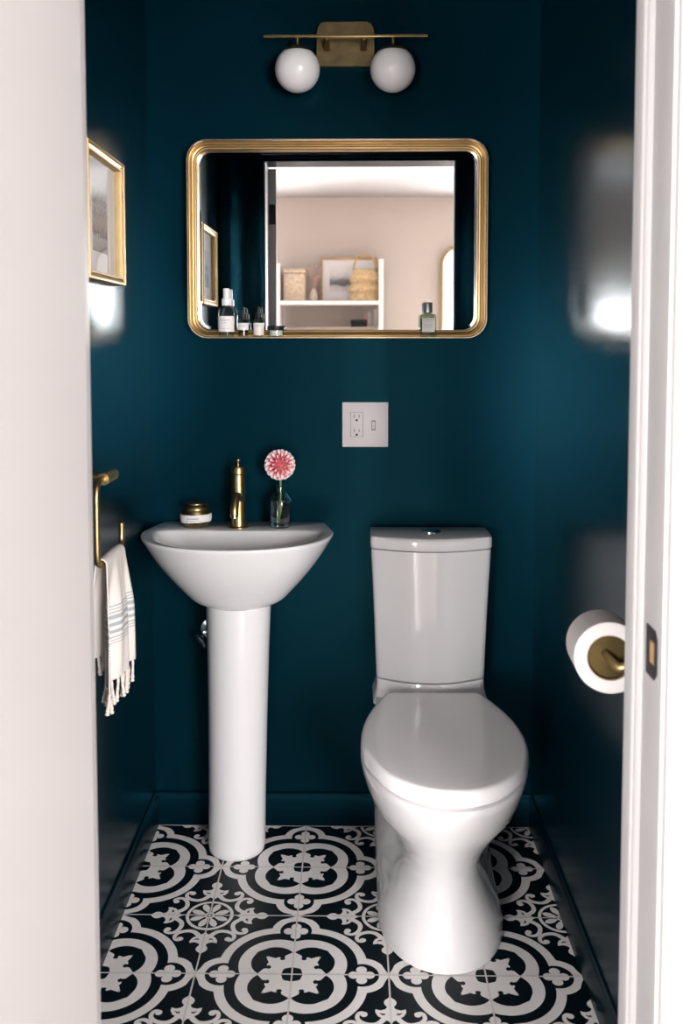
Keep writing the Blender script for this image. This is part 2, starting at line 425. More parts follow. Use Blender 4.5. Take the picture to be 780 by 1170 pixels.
for j in range(-1, 9): poly([(-2, -j - g), (8, -j - g), (8, -j + g), (-2, -j + g)], 8, 2)
for co, no in (((XL, 0, 0), (-1, 0, 0)), ((XR, 0, 0), (1, 0, 0)), ((0, YB, 0), (0, 1, 0)), ((0, YF - .04, 0), (0, -1, 0))):
    bmesh.ops.bisect_plane(bm, geom=bm.verts[:] + bm.edges[:] + bm.faces[:], plane_co=co, plane_no=no, clear_outer=True)
box(bm, XL, XR, YF - .04, YB, -.04, 0, mi=0)
me = bpy.data.meshes.new('floor'); bm.to_mesh(me); bm.free()
for k in ('tile_black', 'tile_white', 'grout'): me.materials.append(M[k])
fl = bpy.data.objects.new('floor', me); C.objects.link(fl); fl['kind'] = 'structure'
struct('trim_9', nbox(OL, OR + .012, YR, YF - .0405, -.02, .008, bev=.003), M['oak'])    # threshold strip

# ------------------------------------------------------------------ the bedroom behind the camera (seen in the mirror)
BX0, BX1, BY = -1.9, 3.45, -5.02
panel('floor_bedroom', BX0, BX1, BY, YR, -.05, -.004, M['oak'])
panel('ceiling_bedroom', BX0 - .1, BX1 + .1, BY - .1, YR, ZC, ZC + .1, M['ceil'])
panel('wall_bedroom_left', BX0 - .1, BX0, BY, YR, -.05, ZC, M['beige'])
panel('wall_bedroom_right', BX1, BX1 + .1, BY, YR, -.05, ZC, M['beige'])
WX0, WX1, WZ0, WZ1 = 1.64, 2.85, 0.55, 2.12
bm = bmesh.new()
VX0, VX1, VZ0, VZ1 = -1.25, -.36, .30, 1.62
box(bm, BX0, VX0, BY - .1, BY, -.05, ZC); box(bm, VX1, WX0, BY - .1, BY, -.05, ZC); box(bm, WX1, BX1, BY - .1, BY, -.05, ZC)
for a, b, c, d_ in ((WX0, WX1, WZ0, WZ1), (VX0, VX1, VZ0, VZ1)):
    box(bm, a, b, BY - .1, BY, -.05, c); box(bm, a, b, BY - .1, BY, d_, ZC)
struct('wall_bedroom_far', bm, M['beige'])
e = .05
def window(name, WX0, WX1, WZ0, WZ1):
    bm = bmesh.new()
    box(bm, WX0, WX1, BY - .07, BY + .015, WZ0, WZ0 + e); box(bm, WX0, WX1, BY - .07, BY + .015, WZ1 - e, WZ1)
    box(bm, WX0, WX0 + e, BY - .07, BY + .015, WZ0 + e, WZ1 - e); box(bm, WX1 - e, WX1, BY - .07, BY + .015, WZ0 + e, WZ1 - e)
    w = struct(name, bm, M['white_trim'])
    zm = (WZ0 + WZ1) / 2; xm = (WX0 + WX1) / 2
    bm = nbox(WX0 + e, WX1 - e, BY - .05, BY - .02, zm - .02, zm + .02)
    box(bm, xm - .02, xm + .02, BY - .05, BY - .02, WZ0 + e, zm - .02); box(bm, xm - .02, xm + .02, BY - .05, BY - .02, zm + .02, WZ1 - e)
    obj('window_bars', bm, M['white_trim'], w)
window('window_1', WX0, WX1, WZ0, WZ1); window('window_2', VX0, VX1, VZ0, VZ1)
struct('baseboard_bedroom', nbox(BX0, BX1, BY, BY + .015, -.004, .13), M['white_trim'])

# open door leaf hinged on the left jamb
DOOR_TURN = Matrix.Translation((OL + .031, YR - .007, 0)) @ Matrix.Rotation(math.radians(-7), 4, 'Z') @ Matrix.Translation((-OL - .031, -YR + .007, 0))
def turned(bm):
    bmesh.ops.transform(bm, matrix=DOOR_TURN, verts=bm.verts); return bm
d = struct('door_1', turned(nbox(OL - .004, OL + .031, YR - .76, YR - .006, .012, 2.018, bev=.003)), M['white_trim'])
for z in (.25, 1.05, 1.835):
    bm = nbox(OL + .001, OL + .027, YR - .006, YR - .004, z - .04, z + .04, bev=.0008)
    for dz in (-.025, 0, .025):
        lathe([(.003, 0), (.003, .0012)], (OL + .012 + (.006 if dz else -.004), YR - .0045, z + dz), 'y', 10, bm=bm)
    tube([(OL - .0095, YR - .012, z - .045), (OL - .0095, YR - .012, z + .045)], .005, 12, bm=bm)
    obj('hinge', turned(bm), M['black_metal'], d, 30)
bm = lathe([(.026, 0), (.026, .006), (.011, .01), (.010, .035), (.022, .042), (.027, .055), (.022, .066), (.0, .069)], (OL + .031, YR - .69, .93), 'x', 32, cap1=False)
obj('door_handle', turned(bm), M['black_metal'], d, 40)

# ================================================================== PEDESTAL SINK
sink = thing('pedestal_sink', 'white pedestal sink with a wide shallow boat-shaped basin', 'sink', (CXS, -.11, 0))
NP = 96
def outl(a):
    """plan outline of the rim, angle a from +x, ccw; origin (0,-.12)"""
    ca, sa = math.cos(a), math.sin(a)
    if sa < 0:   # front
        n = 2.15
        r = 1 / ((abs(ca) / .244) ** n + (abs(sa) / .225) ** n) ** (1 / n)
    else:        # back: trapezoid to the wall with a small corner
        # side line from (.244,0) to (.218,.1235); back line y=.1325
        t1 = 1e9
        # side line: x = .244 - .21*y
        t1 = .244 / (abs(ca) + .21 * sa) if (abs(ca) + .21 * sa) > 1e-9 else 1e9
        t2 = .1330 / sa if sa > 1e-6 else 1e9
        r = (t1 ** -22 + t2 ** -22) ** (-1 / 22)
    return r * ca, r * sa
ANG = [2 * PI * i / NP for i in range(NP)]
def sink_ring(s, z, cyo=0, sb=None):
    pts = []
    for a in ANG:
        x, y = outl(a)
        yy = y * s if y < 0 else y * (sb if sb is not None else s)
        pts.append((CXS + x * s, -.12 + yy + cyo, z))
    return pts
def ell_ring(rx, ryf, ryb, z, cy):
    return [(CXS + rx * math.cos(a), cy + (ryb if math.sin(a) > 0 else ryf) * math.sin(a), z) for a in ANG]
def mix(A, B, t): return [tuple(p * (1 - t) + q * t for p, q in zip(a, b)) for a, b in zip(A, B)]
low = ell_ring(.080, .072, .085, .652, -.118)
rim0 = sink_ring(1.0, .835)
rings = []
NR = 22
for i in range(NR + 1):
    t = i / NR
    w = .16 * (1 - (1 - min(1, t / .16)) ** 2) + .84 * t if t < .16 else .16 + .84 * t
    w = min(1, w - .0 ) if t < 1 else 1
    w = w * (1 - .0) 
    z = .652 + (.835 - .652) * t
    if t >= .16: w = .2944 + (1 - .2944) * ((t - .16) / .84) ** 1.0 + .052 * math.sin(PI * (t - .16) / .84)
    r = mix(low, rim0, w)
    rings.append([(x, min(y, YB - .0005), z) for x, y, _ in r])
rings.append(sink_ring(.9995, .838)); rings.append(sink_ring(.996, .8398)); rings.append(sink_ring(.989, .8405))
def inner(s, z):
    """bowl opening: straight back edge, curved front"""
    pts = []
    for a in ANG:
        ca, sa = math.cos(a), math.sin(a)
        if sa < 0:
            n = 2.2; r = 1 / ((abs(ca) / .208) ** n + (abs(sa) / .200) ** n) ** (1 / n)
        else:
            t1 = .208 / (abs(ca) + .3 * sa); t2 = .026 / sa if sa > 1e-6 else 1e9
            r = (t1 ** -8 + t2 ** -8) ** (-1 / 8)
        pts.append((CXS + r * ca * s, -.128 + r * sa * s - (1 - s) * .06, z))
    return pts
rings += [mix(sink_ring(.985, .8400), inner(1.03, .8395), .93), inner(1.01, .8375), inner(.985, .830), inner(.90, .806), inner(.78, .782), inner(.60, .765), inner(.38, .757), inner(.12, .754)]
bas = obj('basin', loft(rings, True, True), M['china'], sink, 50)
bm = lathe([(.0, .0005), (.021, .0005), (.023, .0025), (.020, .004), (.006, .0035), (.0, .005)], (CXS, -.185, .7545), 'z', 32, False, False)
obj('drain', bm, M['chrome'], bas)
bm = lathe([(.010, 0), (.010, .0015), (.006, .0015), (.0055, -.001)], (CXS + .01, -.119, .805), 'y', 24)
# pedestal
def ped(rx, ry, cy, z): return [(CXS + .005 * 0 + rx * math.cos(a), cy + ry * math.sin(a) * (1 if math.sin(a) < 0 else 1.05), z) for a in ANG]
pr = [ped(.069, .070, -.110, 0), ped(.0735, .0745, -.110, .006), ped(.0745, .0755, -.110, .02), ped(.0745, .076, -.112, .15), ped(.0765, .079, -.114, .35), ped(.080, .083, -.118, .55), ped(.083, .086, -.120, .648), ped(.083, .086, -.12, .658)]
pr = [[(x - .010 * (1 - z / .66), y, z) for x, y, z in r] for r in pr]
obj('pedestal', loft(pr), M['china'], sink, 60)

# sink shut-off valve behind the pedestal
v = thing('water_valve', 'chrome shutoff valve with oval handle left of the sink pedestal', 'valve', (.14, YB, .545))
bm = lathe([(.026, 0), (.024, -.006), (.010, -.009), (.009, -.045), (.012, -.045), (.012, -.062), (.005, -.064)], (.145, YB - .0005, .548), 'y', 24)
obj('valve_body', bm, M['chrome'], v)
bm = bmesh.new()
ring = []
rr = []
for r_, h in ((.0, 0), (.010, 0), (.017, -.003), (.019, -.008), (.017, -.012), (.008, -.014), (0.0, -.014)):
    rr.append([(r_ * math.cos(2 * PI * i / 28) * .62, h, r_ * math.sin(2 * PI * i / 28) * (1.25 + .08 * math.cos(2 * PI * i * 7 / 28))) for i in range(28)])
loft(rr[1:-1], bm=bm)
bmesh.ops.transform(bm, matrix=Matrix.Translation((.133, -.055, .538)) @ Matrix.Rotation(math.radians(-38), 4, 'Y') @ Matrix.Rotation(math.radians(-25), 4, 'Z'), verts=bm.verts)
obj('valve_handle', bm, M['chrome'], v)
obj('supply_hose', tube([(.147, -.040, .552), (.147, -.042, .575), (.150, -.045, .605), (.158, -.05, .64), (.17, -.05, .66)], .0045, 10, smoothn=5), M['chrome'], v)

# ------------------------------------------------------------------ FAUCET
fx, fy = .2345, -.066
ft = thing('faucet', 'brushed brass single-hole faucet standing on the sink deck', 'faucet', (fx, fy, .8405))
obj('base_ring', lathe([(.026, .0), (.026, .003), (.023, .0055), (.019, .0055)], (fx, fy, .8403), 'z', 48), M['brass'], ft)
obj('body', lathe([(.0195, .0), (.0185, .004), (.0180, .05), (.0175, .133), (.017, .1345)], (fx, fy, .8455), 'z', 48), M['brass'], ft)
h = obj('handle_cap', lathe([(.0165, 0), (.0180, .0015), (.0180, .018), (.017, .0195), (.004, .0198)], (fx, fy, .9805), 'z', 48), M['brass'], ft)
bm = tube([(fx, fy, 1.0), (fx, fy, 1.011)], .0024, 10)
bmesh.ops.create_uvsphere(bm, u_segments=20, v_segments=12, radius=.0062, matrix=Matrix.Translation((fx, fy - .001, 1.0165)))
obj('lever_knob', bm, M['brass'], h)
sp_ = obj('spout', tube([(fx + .003, fy - .010, .918), (fx + .003, fy - .03, .926), (fx + .002, fy - .050, .930), (fx + .001, fy - .070, .922), (fx + .0, fy - .082, .903), (fx + .0, fy - .084, .886)], .0105, 20, smoothn=6), M['brass'], ft)
obj('aerator', lathe([(.0085, 0), (.0088, -.004), (.006, -.0045)], (fx, fy - .084, .8858), 'z', 24), M['chrome'], sp_)

# ------------------------------------------------------------------ brass candle jar
jx, jy = .1225, -.062
cj = thing('candle_jar', 'round brass candle tin with a torn white paper band on the sink deck', 'candle', (jx, jy, .8405))
obj('jar_body', lathe([(.020, 0), (.030, .003), (.0385, .014), (.0400, .026), (.0385, .037), (.034, .0465)], (jx, jy, .8405), 'z', 64), M['brass_dark'], cj)
obj('jar_lid', lathe([(.034, .0467), (.0345, .050), (.031, .058), (.0275, .0605), (.028, .0625), (.0272, .0645), (.004, .0650)], (jx, jy, .8405), 'z', 64), M['brass_dark'], cj)
bm = bmesh.new(); n = 40; lo = []; hi = []
random.seed(3)
for i in range(n + 1):
    a = math.radians(180 - 12 + 204 * i / n); j1 = random.uniform(-.0006, .0006); j2 = random.uniform(-.0006, .0006)
    lo.append(bm.verts.new((jx + .0400 * math.cos(a), jy + .0400 * math.sin(a), .8405 + .0155 + .002 * math.sin(i / n * PI * 1.1 + 2.2) * -1 + j1)))
    hi.append(bm.verts.new((jx + .0407 * math.cos(a), jy + .0407 * math.sin(a), .8405 + .0370 - .001 + .0015 * (i / n) + j2)))
mid = []
for i in range(n + 1):
    a = math.radians(180 - 12 + 204 * i / n)
    mid.append(bm.verts.new((jx + .0412 * math.cos(a), jy + .0412 * math.sin(a), .8405 + .0265)))
for i in range(n):
    bm.faces.new((lo[i], lo[i + 1], mid[i + 1], mid[i])); bm.faces.new((mid[i], mid[i + 1], hi[i + 1], hi[i]))
lb = obj('paper_band', bm, M['label'], cj, 60)
bm = bmesh.new()
def curved_marks(bm, cx, cy, r, rows, rnd):
    """rows of tiny unreadable print wrapped on a round label: (z, height, a0, a1) in degrees"""
    for z, hh, a0, a1 in rows:
        a = a0
        while a < a1:
            w = rnd.uniform(1.5, 4)
            q = []
            for aa, zz in ((a, z), (a + w, z), (a + w, z + hh), (a, z + hh)):
                t = math.radians(aa); q.append(bm.verts.new((cx + r * math.cos(t), cy + r * math.sin(t), zz)))
            bm.faces.new(q); a += w + rnd.uniform(.8, 2)
rnd = random.Random(5)
curved_marks(bm, jx, jy, .0415, [(.867, .003, 247, 290), (.8615, .0012, 240, 298)], rnd)
obj('label_print', bm, M['ink'], lb, 0)

# ------------------------------------------------------------------ bottle vase and dahlia
vx, vy, vz = .3435, -.062, .8408
vs_ = thing('bud_vase', 'clear glass bottle vase half full of water, holding a pink dahlia', 'vase', (vx, vy, vz))
R = .0285; H = .098
out = [(.004, 0), (.024, .0), (.0275, .0025), (R, .006), (R, .064), (.0275, .072), (.0235, .081), (.016, .0885), (.0115, .092), (.0108, .106), (.0125, .1075), (.0125, .1105)]
inn = [(.0102, .1105), (.0090, .106), (.0095, .092), (.0145, .0868), (.0218, .0793), (.0258, .071), (.0266, .064), (.0266, .007), (.0245, .0045), (.004, .0040)]
obj('glass_bottle', lathe(out + inn, (vx, vy, vz), 'z', 56), M['glass'], vs_, 40)
obj('water', lathe([(.004, .0041), (.0244, .0046), (.02655, .0071), (.02655, .0655), (.0255, .0652), (.003, .0652)], (vx, vy, vz), 'z', 56), M['water'], vs_, 40)
da = thing('dahlia', 'round pink pompon dahlia on a green stem standing in the bottle vase', 'flower', (vx, vy, vz + .006))
hc = Vector((vx + .0005, vy - .010, 1.006)); HR = .0375
obj('stem', tube([(vx - .004, vy - .004, vz + .0095), (vx - .001, vy + .002, vz + .045), (vx + .001, vy + .0, vz + .085), (vx + .001, vy - .001, vz + .12), tuple(hc - Vector((0, -.004, .020)))], .0028, 10, smoothn=5), M['stem'], da)
bm = bmesh.new()
tl = bm.verts.layers.float.new('tone')
fdir = Vector((.02, -.96, .22)).normalized()
q0 = fdir.to_track_quat('Z', 'Y').to_matrix()
N = 120
for i in range(N):
    f = (i + .6) / N
    b = math.acos(1 - 1.84 * f); az = i * 2.399963
    dr = q0 @ Vector((math.sin(b) * math.cos(az), math.sin(b) * math.sin(az), math.cos(b)))
    up = q0 @ Vector((0, 0, 1))
    lean = dr - up * dr.dot(up); lean.normalize()
    lean = (lean - dr * lean.dot(dr)).normalized()
    side = dr.cross(lean).normalized()
    g_ = min(1, f * 5)
    # shingled, spoon-shaped petals that sweep outwards from the centre and curl up at a pale tip
    L_ = HR * (.20 + .24 * g_); w = HR * (.048 + .052 * g_)
    base = hc + dr * HR * (.76 - .04 * g_)
    prof = [(0, .45, .0, .05), (.3, .8, .12, .3), (.6, 1.0, .28, .68), (.85, .9, .46, .95), (1.0, .4, .54, 1.0)]
    rows = []
    for t, ww, rise, tone in prof:
        c = base + lean * L_ * t * (.35 + .65 * g_) + dr * HR * rise * (.46 if g_ > .9 else .50)
        row = []
        for s in (-1, 0, 1):
            vv = bm.verts.new(c + side * s * w * ww + dr * abs(s) * w * .55 * ww)
            vv[tl] = max(0, min(1, tone * (.72 + .28 * g_) + (.06 if s else -.12))); row.append(vv)
        rows.append(row)
    for a, c in zip(rows, rows[1:]):
        for k in range(2): bm.faces.new((a[k], a[k + 1], c[k + 1], c[k]))
geo = bmesh.ops.create_icosphere(bm, subdivisions=3, radius=HR * .70, matrix=Matrix.Translation(hc))
for v_ in geo['verts']: v_[tl] = 0
fh = obj('flower_head', bm, M['petal'], da, 80)
bm = bmesh.new()
bmesh.ops.create_uvsphere(bm, u_segments=16, v_segments=10, radius=.0105, matrix=Matrix.Translation(hc + Vector((0, .006, -.024))) @ Matrix.Diagonal((1, 1, .6, 1)))
obj('calyx', bm, M['leaf'], da)

# ================================================================== TOILET
toi = thing('toilet', 'white one-piece style toilet with closed lid and skirted base', 'toilet', (CXT, -.35, 0))
def half_sec(z, yF, wM, yM, wR, yR=-.03, n2=2.0):
    right = [(wR * .5, yR), (wR * .85, yR - .001), (wR * .975, yR - .010), (wR, yR - .03)]
    k = 7
    for i in range(1, k): # rear side to widest point
        t = i / k; t2 = max(0, (t - .2) / .8); s = t2 * t2 * (3 - 2 * t2)
        right.append((wR + (wM - wR) * s, (yR - .03) + (yM - yR + .03) * t))
    for i in range(0, 12):
        a = PI / 2 * i / 12; right.append((wM * math.cos(a) ** (2 / n2), yM + (yF - yM) * math.sin(a) ** (2 / n2)))
    pts = [(0, yR)] + right + [(0, yF)] + [(-x, y) for x, y in right[::-1]]
    return [(CXT + x, y, z) for x, y in pts]
secs = [(0, -.604, .137, -.40, .137), (.004, -.611, .142, -.40, .142), (.03, -.611, .142, -.40, .143), (.07, -.600, .130, -.40, .144), (.12, -.585, .106, -.41, .144),
        (.165, -.578, .090, -.42, .143), (.205, -.585, .089, -.43, .142), (.245, -.610, .106, -.44, .139), (.285, -.645, .134, -.45, .136), (.325, -.682, .160, -.455, .134),
        (.365, -.708, .1735, -.46, .137), (.395, -.727, .1815, -.46, .139), (.410, -.733, .1835, -.46, .140), (.4150, -.732, .1825, -.46, .140), (.4168, -.727, .178, -.46, .138)]
secs = [half_sec(*s, n2=2.0 if s[0] > .25 else 2.1) for s in secs]
bm = loft(secs, True, True)
# shelf under the tank
def tank_sec(z, hw, yb, yc, yf, r=.014):
    """rounded box with bowed front: back corners at yb, front corners at yc, bow reaching yf"""
    p = [(-hw, yb), (-hw, (yb + yc) / 2)]
    p += [(-hw, yc + r), (-hw + r * .3, yc + r * .25), (-hw + r, yc - .002)]
    k = 14
    for i in range(1, k):
        u = -1 + 2 * i / k; x = u * (hw - r); p.append((x, yc - .002 + (yf - yc) * (1 - u * u)))
    p += [(hw - r, yc - .002), (hw - r * .3, yc + r * .25), (hw, yc + r)]
    p += [(hw, (yb + yc) / 2), (hw, yb)]
    return [(CXT + x, y, z) for x, y in p]
loft([tank_sec(.40, .148, -.015, -.150, -.185), tank_sec(.418, .142, -.015, -.14, -.178), tank_sec(.435, .1385, -.013, -.128, -.165), tank_sec(.4565, .1385, -.013, -.122, -.160)], bm=bm)
bowl = obj('bowl', bm, M['china'], toi, 50)
ts = [(.459, .1375, -.010, -.118, -.156), (.463, .1395, -.008, -.121, -.159), (.60, .1445, -.007, -.123, -.160), (.70, .1490, -.006, -.124, -.160), (.775, .1530, -.006, -.125, -.160), (.7955, .1535, -.006, -.125, -.160)]
obj('tank', loft([tank_sec(*t) for t in ts]), M['china'], toi, 50)
ls = [(.7985, .1535, -.006, -.127, -.163), (.8010, .1555, -.004, -.129, -.165), (.822, .1555, -.004, -.129, -.165), (.8285, .1540, -.005, -.127, -.162), (.8305, .150, -.009, -.121, -.156)]
lid = obj('tank_lid', loft([tank_sec(*t) for t in ls]), M['china'], toi, 50)
bm = lathe([(.021, .0), (.021, .003), (.0185, .0055), (.004, .006)], (CXT + .002, -.078, .8303), 'z', 40, sx=1.25, sy=.95)
fb = obj('flush_button', bm, M['chrome'], lid, 40)
# seat and lid outlines
def egg(z, yB, yF, w, yM, wB, ins=0):
    right = [((wB - ins) * .5 , yB - ins), (wB - ins - .006, yB - ins), (wB - ins + .001, yB - ins - .007)]
    k = 8
    for i in range(1, k):
        t = i / k; s = math.sin(t * PI / 2) ** .9
        right.append((wB + (w - wB) * s - ins, yB - ins - .007 + (yM - yB + ins + .007) * t))
    for i in range(0, 16):
        a = PI / 2 * i / 16; right.append(((w - ins) * math.cos(a) ** .97, yM + (yF + ins - yM) * math.sin(a) ** .97))
    pts = [(0, yB - ins)] + right + [(0, yF + ins)] + [(-x, y) for x, y in right[::-1]]
    return [(CXT + x, y, z) for x, y in pts]
E_ = (-.200, -.7305, .1830, -.47, .122)
obj('seat', loft([egg(.4175, *E_, ins=.010), egg(.4195, *E_, ins=.011), egg(.4265, *E_, ins=.011), egg(.4275, *E_, ins=.013)]), M['seatwhite'], toi, 50)
obj('seat_lid', loft([egg(.4280, *E_, ins=.007), egg(.4285, *E_, ins=.002), egg(.430, *E_, ins=.0), egg(.446, *E_, ins=.0015), egg(.4515, *E_, ins=.0045), egg(.4540, *E_, ins=.0085), egg(.4548, *E_, ins=.013), egg(.4552, *E_, ins=.030), egg(.4558, *E_, ins=.075)]), M['seatwhite'], toi, 50)
for s in (-1, 1):
    bm = tube([(CXT + s * .055, -.197, .4275), (CXT + s * .085, -.197, .4275)], .0095, 20)
    obj('hinge', bm, M['seatwhite'], toi, 40)
# water valve left of the toilet
v = thing('water_valve', 'small chrome shutoff valve peeking out left of the toilet bowl', 'valve', (.565, YB, .19))
obj('valve_body', lathe([(.026, 0), (.024, -.006), (.009, -.009), (.009, -.05), (.012, -.05), (.012, -.068), (.004, -.07)], (.580, YB - .0005, .192), 'y', 24), M['chrome'], v)
bm = bmesh.new()
loft([[(r_ * math.cos(2 * PI * i / 28) * .7, h, r_ * math.sin(2 * PI * i / 28) * (1.1 + .08 * math.cos(2 * PI * i * 7 / 28))) for i in range(28)] for r_, h in ((.010, 0), (.016, -.003), (.018, -.008), (.016, -.012), (.008, -.014))], bm=bm)
bmesh.ops.transform(bm, matrix=Matrix.Translation((.5755, -.062, .182)) @ Matrix.Rotation(math.radians(-30), 4, 'Y'), verts=bm.verts)
obj('valve_handle', bm, M['chrome'], v)
obj('supply_hose', tube([(.580, -.045, .20), (.574, -.047, .225), (.569, -.05, .25), (.568, -.05, .28), (.575, -.05, .32), (.600, -.045, .36)], .0042, 10, smoothn=5), M['chrome'], v)

# ================================================================== WALL MIRROR
mir = thing('wall_mirror', 'large rectangular wall mirror with rounded corners and a deep gold metal frame', 'mirror', (.4915, YB, 1.333))
ALP = -.0062     # the glass hangs a touch out of parallel with the wall
X0, X1, Z0, Z1 = .1015, .8825, 1.3335, 1.8475
def frame_ring(ins, y, r): return [(x, y, z) for x, z in rrect(X0 + ins, X1 - ins, Z0 + ins, Z1 - ins, max(r - ins * .8, .006), 10)]
RR = .052
fr = [frame_ring(.0, YB - .001, RR), frame_ring(0, YB - .050, RR), frame_ring(.0008, YB - .0522, RR), frame_ring(.003, YB - .0522, RR), frame_ring(.0038, YB - .050, RR),
      frame_ring(.0042, YB - .030, RR), frame_ring(.0048, YB - .027, RR), frame_ring(.0085, YB - .027, RR), frame_ring(.0098, YB - .029, RR), frame_ring(.0125, YB - .030, RR), frame_ring(.0150, YB - .029, RR), frame_ring(.0162, YB - .0265, RR),
      frame_ring(.0168, YB - .024, RR), frame_ring(.0200, YB - .0235, RR), frame_ring(.0215, YB - .0215, RR), frame_ring(.0218, YB - .009, RR), frame_ring(.0218, YB - .001, RR)]
# a ledge along the bottom: the moulding sits back so bottles stand on the shell
bm = loft(fr, False, False)
n0 = len(fr[0])
bm.verts.ensure_lookup_table()
for i in range(n0):
    a = bm.verts[i]; b = bm.verts[(i + 1) % n0]; c = bm.verts[(len(fr) - 1) * n0 + (i + 1) % n0]; dd = bm.verts[(len(fr) - 1) * n0 + i]
    bm.faces.new((a, b, c, dd))
for f in bm.faces:
    if min(v_.co.y for v_ in f.verts) < YB - .0499 : f.material_index = 1
obj('frame', bm, [M['gold'], M['gold_highlight']], mir, 35)
ins = .0195
g0 = [(x, z) for x, z in rrect(X0 + ins, X1 - ins, Z0 + ins, Z1 - ins, RR - ins * .8, 10)]
def gy(x): return YB - .0085 + math.tan(ALP) * (x - .4915)
bv = .011
g1 = rrect(X0 + ins + bv, X1 - ins - bv, Z0 + ins + bv, Z1 - ins - bv, RR - ins * .8 - bv * .8, 10)
bm = loft([[(x, YB - .003, z) for x, z in g0], [(x, gy(x) + .0007, z) for x, z in g0], [(x, gy(x), z) for x, z in g1]])
# ground bevel around the edge
obj('mirror_glass', bm, M['mirror'], mir, 0)

# ---- toiletries standing on the frame's bottom ledge
LZ = Z0 + .0042
LY = YB - .0385
def bottle_label(parent, cx, cy, r, z0, z1, rows, rnd, a0=195, a1=345, m='label'):
    bm = bmesh.new(); n = 24; A = []; B = []
    for i in range(n + 1):
        t = math.radians(a0 + (a1 - a0) * i / n)
        A.append(bm.verts.new((cx + r * math.cos(t), cy + r * math.sin(t), z0))); B.append(bm.verts.new((cx + r * math.cos(t), cy + r * math.sin(t), z1)))
    for i in range(n): bm.faces.new((A[i], A[i + 1], B[i + 1], B[i]))
    l = obj('label', bm, M[m], parent, 60)
    bm = bmesh.new(); curved_marks(bm, cx, cy, r + .00015, rows, rnd)
    obj('label_print', bm, M['ink'], l, 0)
k = 1.0
bxx = .2015; by_ = YB - .0385
b1 = thing('spray_bottle', 'tall clear glass bottle with white cap and large white label, leftmost on the mirror ledge', 'bottle', (bxx, by_, LZ))
RB = .0215
obj('bottle', lathe([(.003, 0), (.019, 0), (RB, .003), (RB, .060), (.020, .068), (.0155, .076), (.0105, .081), (.0098, .087), (.0083, .087), (.0083, .0815), (.013, .0755), (.0185, .067), (.0198, .060), (.0198, .005), (.018, .003), (.003, .003)], (bxx, by_, LZ), 'z', 40), M['bottle_glass'], b1)
obj('contents', lathe([(.002, .0032), (.018, .0033), (.0196, .0052), (.0196, .050), (.002, .0502)], (bxx, by_, LZ), 'z', 40), M['serum'], b1)
obj('cap', lathe([(.0112, .082), (.0118, .083), (.0118, .098), (.0105, .0995), (.0082, .100), (.0080, .1025), (.0080, .124), (.0072, .1265), (.001, .127)], (bxx, by_, LZ), 'z', 32), M['bottle_white'], b1)
rnd = random.Random(9)
bottle_label(b1, bxx, by_, RB + .0004, LZ + .013, LZ + .054, [(LZ + .042, .002, 235, 300), (LZ + .036, .001, 245, 290), (LZ + .021, .0008, 240, 300)], rnd)
def dropper(cx, label, liquid, white, h):
    by = YB - .036
    t = thing('dropper_bottle', label, 'bottle', (cx, by, LZ), 'dropper bottles on the mirror ledge')
    RB = .0142
    obj('bottle', lathe([(.002, 0), (.0125, 0), (RB, .002), (RB, h - .012), (.0128, h - .006), (.009, h - .001), (.0078, h + .004), (.0066, h + .004), (.0075, h - .0015), (.0112, h - .0065), (.0128, h - .012), (.0128, .004), (.0115, .0025), (.002, .0025)], (cx, by, LZ), 'z', 36), M['bottle_glass'], t)
    obj('contents', lathe([(.002, .0027), (.0113, .0027), (.0126, .0042), (.0126, h * .62), (.002, h * .622)], (cx, by, LZ), 'z', 36), M[liquid], t)
    c = obj('cap', lathe([(.0082, h), (.0086, h + .001), (.0086, h + .013), (.008, h + .0135), (.0045, h + .0138)], (cx, by, LZ), 'z', 28), M['black'], t)
    obj('rubber_bulb', lathe([(.0045, h + .0137), (.0048, h + .016), (.0042, h + .024), (.0035, h + .029), (.001, h + .031)], (cx, by, LZ), 'z', 20), M['black'], c)
    bottle_label(t, cx, by, RB + .0003, LZ + (.018 if not white else .020), LZ + .036, [(LZ + .029, .0014, 235, 308), (LZ + .025, .0007, 240, 300)], rnd)
    if white:
        bottle_label(t, cx, by, RB + .0002, LZ + .004, LZ + .020, [], rnd, m='cream')
dropper(.2455, 'small clear dropper bottle with amber oil and black cap, beside the tall bottle', 'oil', False, .047)
dropper(.2860, 'small white-filled dropper bottle with black cap, next to the black-lidded jar', 'serum', True, .049)
cx, by = .331, YB - .033
t = thing('cream_jar', 'low glass cream jar with a flat black lid on the mirror ledge', 'jar', (cx, by, LZ))
obj('glass_jar', lathe([(.003, 0), (.0195, 0), (.0215, .002), (.0215, .016), (.0195, .018), (.018, .018), (.018, .003), (.003, .003)], (cx, by, LZ), 'z', 40), M['bottle_glass'], t)
obj('contents', lathe([(.002, .0032), (.0178, .0032), (.0178, .0165), (.002, .0166)], (cx, by, LZ), 'z', 40), M['cream'], t)
obj('lid', lathe([(.0215, .0182), (.0232, .019), (.0232, .0275), (.0222, .0285), (.003, .0286)], (cx, by, LZ), 'z', 40), M['black'], t)
cx, by = .7295, YB - .036
t = thing('perfume_bottle', 'square-shouldered glass perfume bottle with grey cap at the right of the ledge', 'bottle', (cx, by, LZ))
def sq(h, z, r): return [(cx + x, by + y * .8, LZ + z) for x, y in rrect(-h, h, -h, h, r, 4)]
obj('glass_bottle', loft([sq(.0195, 0, .004), sq(.0212, .002, .005), sq(.0212, .052, .006), sq(.0195, .0575, .008), sq(.0130, .0605, .010), sq(.009, .0615, .0075), sq(.0085, .066, .0075)]), M['perfume'], t)
bm = lathe([(.0105, .0625), (.0122, .063), (.0122, .088), (.0115, .0895), (.002, .090)], (cx, by, LZ), 'z', 32)
